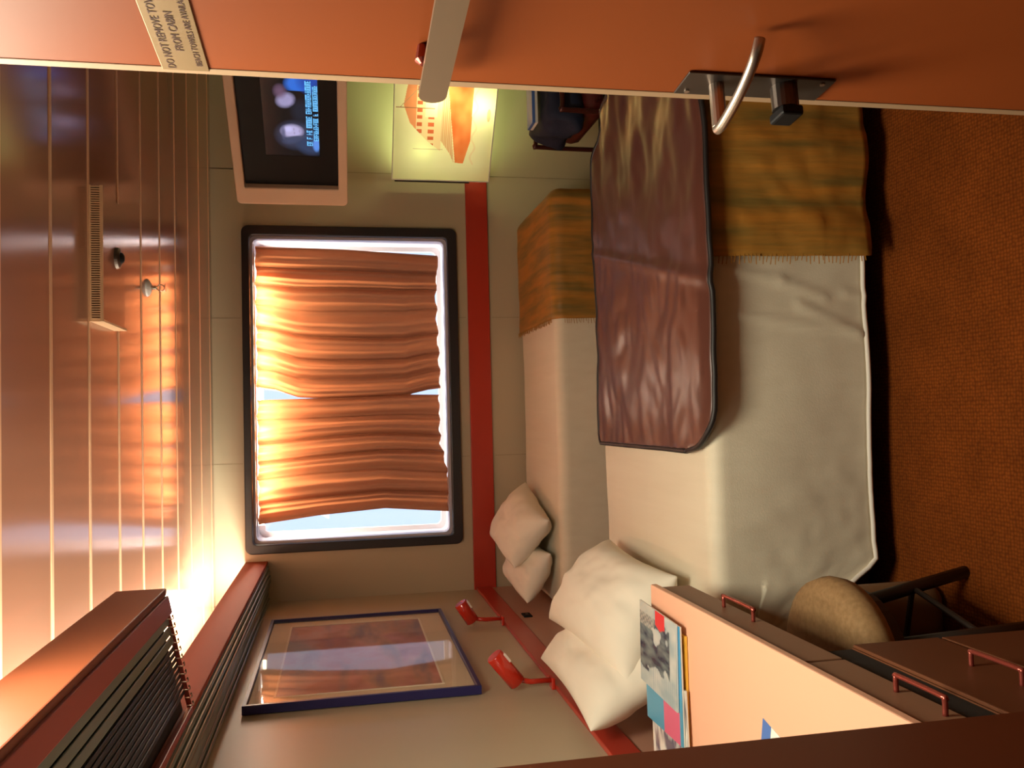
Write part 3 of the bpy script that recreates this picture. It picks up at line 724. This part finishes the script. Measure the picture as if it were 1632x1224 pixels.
def tvf(u, v):
    # u along screen, v up, metres; picture is .404 x .226
    c = (.006,.0055,.006)
    def blob(cu, cv, ru, rv, col, k=1.3, rot=0):
        nonlocal c
        du, dv = u-cu, v-cv; a = du*math.cos(rot)+dv*math.sin(rot); b = -du*math.sin(rot)+dv*math.cos(rot)
        d = (a/ru)**2 + (b/rv)**2
        if d < 1.6: c = mixc(c, col, (1.6-d)*k*.7)
    blob(.10, .095, .062, .075, (.035,.04,.075)); blob(.060, .03, .05, .06, (.03,.045,.10))
    blob(.078, .110, .018, .040, (.05,.06,.12), 1, .3)
    blob(.118, .110, .030, .042, (.42,.38,.62)); blob(.128, .125, .014, .018, (.55,.52,.85), .7)
    blob(.128, .103, .007, .003, (.20,.17,.30), .5); blob(.110, .101, .007, .003, (.20,.17,.30), .5); blob(.120, .080, .008, .003, (.24,.16,.30), .5)
    blob(.088, .100, .009, .045, (.05,.06,.11), 1, .15); blob(.112, .146, .030, .009, (.09,.09,.17), .8)
    blob(.055, .012, .030, .014, (.10,.25,.70))
    blob(.262, .130, .030, .036, (.30,.27,.46), 1.2, .5); blob(.252, .110, .012, .014, (.32,.28,.48), .8)
    blob(.300, .150, .030, .025, (.14,.08,.14), .8); blob(.215, .07, .05, .04, (.012,.016,.028), 1)
    if u > .305: blob(.335, .075, .038, .050, (.03,.14,.60), 1.4)
    blob(.36, .03, .06, .05, (.02,.06,.35), 1)
    for row, (v0, v1, u0, u1) in enumerate(((.026,.050,.050,.350), (.000,.022,.075,.330))):
        if v0 < v < v1 and u0 < u < u1:
            k = int((u-u0)/.0108); f = ((u-u0)/.0108) % 1; h_ = (v-v0)/(v1-v0); rnd = random.Random(k*7+row*131)
            if rnd.random() < .13: continue
            st_ = [rnd.random() < .6 for _ in range(3)]
            on = (f < .28) or (.5 < f < .75 and st_[0]) or (h_ < .2 and st_[1]) or (h_ > .8 and st_[2]) or (abs(h_-.5) < .12 and f < .75)
            c = (.16,.52,.95) if on else mixc(c, (.01,.05,.14), .8)
    return c
painted('picture', (.239, .031, .118), (1,0,0), (0,0,1), .402, .224, 300, 130, tvf, 'tv', tv)
obj('mount_arm', bx((TW/2-.04, .301, .15), (TW/2+.04, .50, .33)), 'black', tv)

# ------------------------------------------------------------------ backlit ship picture
sd_ = Vector((.335, -.30, 0)).normalized(); sn = Vector((sd_.y, -sd_.x, 0))
sh = thing('wall_lamp', 'glowing cream wall lamp panel printed with an orange ship drawing', 'lamp', (1.225, 4.4, .722))
sh.matrix_world = Matrix(((sd_.x, -sn.x, 0, 1.225), (sd_.y, -sn.y, 0, 4.4), (0,0,1,.722), (0,0,0,1)))
SW, SH = .58, .498
HULL = [(.62,.237),(.462,.235),(.217,.200),(.099,.183),(.096,.141),(.221,.112),(.464,.115),(.62,.118)]
UP = [(.62,.255),(.462,.262),(.30,.262),(.215,.262),(.150,.215),(.099,.190),(.217,.205),(.62,.240)]
FUN = [(.392,.452),(.300,.418),(.210,.330),(.160,.262),(.60,.262),(.60,.37),(.52,.43)]
def shipf(u, v):
    base = mixc((.86,.84,.56), (.90,.86,.60), fbm(Vector((u*9, v*9, 2)), 2)); org = (.78,.17,.05); c = base
    if inpoly(u, v, HULL): c = mixc(org, (.85,.28,.10), .5+fbm(Vector((u*12, v*16, 4)), 2))
    elif inpoly(u, v, UP): c = mixc(base, (.62,.22,.08), .45 + (.35 if math.sin(v*700) > .4 else 0))
    elif inpoly(u, v, FUN):
        c = mixc(base, org, .30)
        lvl = int(v/.030) % 2; t = (u % .036)/.036
        if .27 < v < .385 and lvl == 0 and t < .55: c = mixc(base, (.60,.08,.02), .92)
        if v > .39: c = mixc(base, org, .80)
        if .335 < u < .44 and .285 < v < .345: c = base
    if abs(u-.379) < .0018 and .30 < v < .489: c = mixc(base, (.30,.06,.02), .9)
    if abs(u-.168) < .0016 and .25 < v < .40: c = mixc(base, (.35,.08,.03), .85)
    if .379 < u < .56 and abs(v - (.47-(u-.379)*.9)) < .0018: c = mixc(base, (.35,.08,.03), .7)
    if (u-.355)**2/.0011 + (v-.030)**2/.00009 < 1: c = mixc(base, org, .55)
    if .09 < u < .6 and abs(v-.098-.01*math.sin(u*60)) < .005: c = mixc(base, (.8,.4,.2), .25)
    return c
painted('lamp_front', (0, 0, 0), (1,0,0), (0,0,1), SW, SH, 290, 250, shipf, 'shade', sh)
obj('lamp_frame', ring_frame(bmesh.new(), n4(-.004,-.004,SW+.004,SH+.004), n4(.001,.001,SW-.001,SH-.001), -.004, .004, tp), 'whitep', sh)
obj('side_bar', bx((-.0125, -.004, .10), (-.0045, .050, SH-.012)), 'dark', sh)
obj('side_bar', bx((SW-.004, .0045, .012), (SW+.004, .050, SH-.03)), 'dark', sh)
for u, v in ((.44, .27), (.40, .075)): obj('lamp_bulb', tb([(u-.05, .055, v), (u+.05, .055, v)], [.015,.015], 14), 'bulb', sh)
obj('wall_mount', bx((SW-.06, .045, SH/2-.05), (SW-.02, .20, SH/2+.05)), 'white', sh)
for i_, (u, v) in enumerate(((.44,.27), (.40,.075), (.16,.35))):
    l = bpy.data.lights.new('ship_lamp_light', 'POINT'); l.energy = (3.0, 3.0, .10)[i_]; l.color = (.80,1,.38); l.shadow_soft_size = .02
    o = bpy.data.objects.new('ship_lamp_light', l); C.objects.link(o); o.location = Vector((1.225,4.4,.722)) + sd_*u - sn*.060 + Vector((0,0,v))

# ------------------------------------------------------------------ chair with jacket behind the beds
ch = thing('chair', 'dark red chair with bent tube frame in the far corner below the ship lamp', 'chair', (1.50, 3.72, 0), -PI/2)
obj('seat', soft_box((-.22,-.22,.36), (.22,.20,.45), .03, .03, None, (), False), 'darkred', ch, True)
for s in (-1, 1):
    obj('side_frame', tb(smooth_path([(s*.255-.0,.20,0),(s*.255,.20,.50),(s*.255,.16,.56),(s*.255,-.18,.56),(s*.255,-.22,.52),(s*.255,-.22,0)], 5), .011, 10), 'tube', ch, True)
    for y in (-.16, .14): obj('seat_bracket', tb([(s*.215,y,.40),(s*.255,y,.40)], .008, 8), 'tube', ch)
obj('backrest', soft_box((-.21,.20,.56), (.21,.24,.82), .018, .03, None, (), False), 'darkred', ch, True)
obj('back_frame', tb([(-.255,.19,.52),(-.24,.215,.60),(-.21,.22,.64)], .010, 8), 'tube', ch, True)
obj('back_frame', tb([(.255,.19,.52),(.24,.215,.60),(.21,.22,.64)], .010, 8), 'tube', ch, True)
def jd(p):
    f = fbm(p*9, 3); return Vector((.03*f - (.05*max(0, .1-p.z)*4), .02*f, .016*f))
jk = obj('jacket', soft_box((-.25,-.21,0), (.24,.16,.165), .05, .022, jd, (), False), 'bluefab', None, True, (1.50, 3.72, .452))
tag(jk, 'dark navy jacket folded in a heap on the corner chair', 'jacket')
bk = thing('booklet', 'blue and white booklet lying on the navy jacket', 'booklet', (1.49, 3.66, .634), 0)
obj('pages', bx((-.22,-.05,0), (.17,.05,.012), .001), 'whitep', bk); obj('cover', bx((-.22,-.052,.0121), (.172,.052,.026), .002), 'blue', bk)

# ------------------------------------------------------------------ unseen lamp box added over the desk, and entry downlight
vf = thing('added_desk_lamp', 'unseen wall lamp box added over the desk', 'lamp', (XL, 1.42, 1.66))
obj('lamp_box', bx((0.0, -.33, -.05), (.035, .33, .06), .004), 'white', vf)
el = thing('entry_downlight', 'square ceiling light over the desk end of the entry', 'lamp', (-.09, 1.30, ZC))
obj('housing', ring_frame(bmesh.new(), n4(-.27,-.27,.27,.27), n4(-.25,-.25,.25,.25), -.03, -.001, lambda u, v, d: (u, v, d)), 'white', el)
a_ = area('ship_panel_light', Vector((1.225,4.4,.722)) + sd_*(SW/2) - sn*.075 + Vector((0,0,SH/2)), (SW-.04, SH-.04), .6, (1,.97,.62))
a_.matrix_world = Matrix(((sd_.x, 0, -sn.x, a_.location.x), (sd_.y, 0, -sn.y, a_.location.y), (0, 1, 0, a_.location.z), (0,0,0,1)))
obj('reflector', bx((.03, .080, .03), (SW-.03, .084, SH-.03)), 'white', sh)
b_ = area('ship_panel_back_light', Vector((1.225,4.4,.722)) + sd_*(SW/2) - sn*.092 + Vector((0,0,SH/2)), (SW-.06, SH-.06), 3.4, (.80,1,.40))
b_.matrix_world = Matrix(((-sd_.x, 0, sn.x, b_.location.x), (-sd_.y, 0, sn.y, b_.location.y), (0, 1, 0, b_.location.z), (0,0,0,1)))
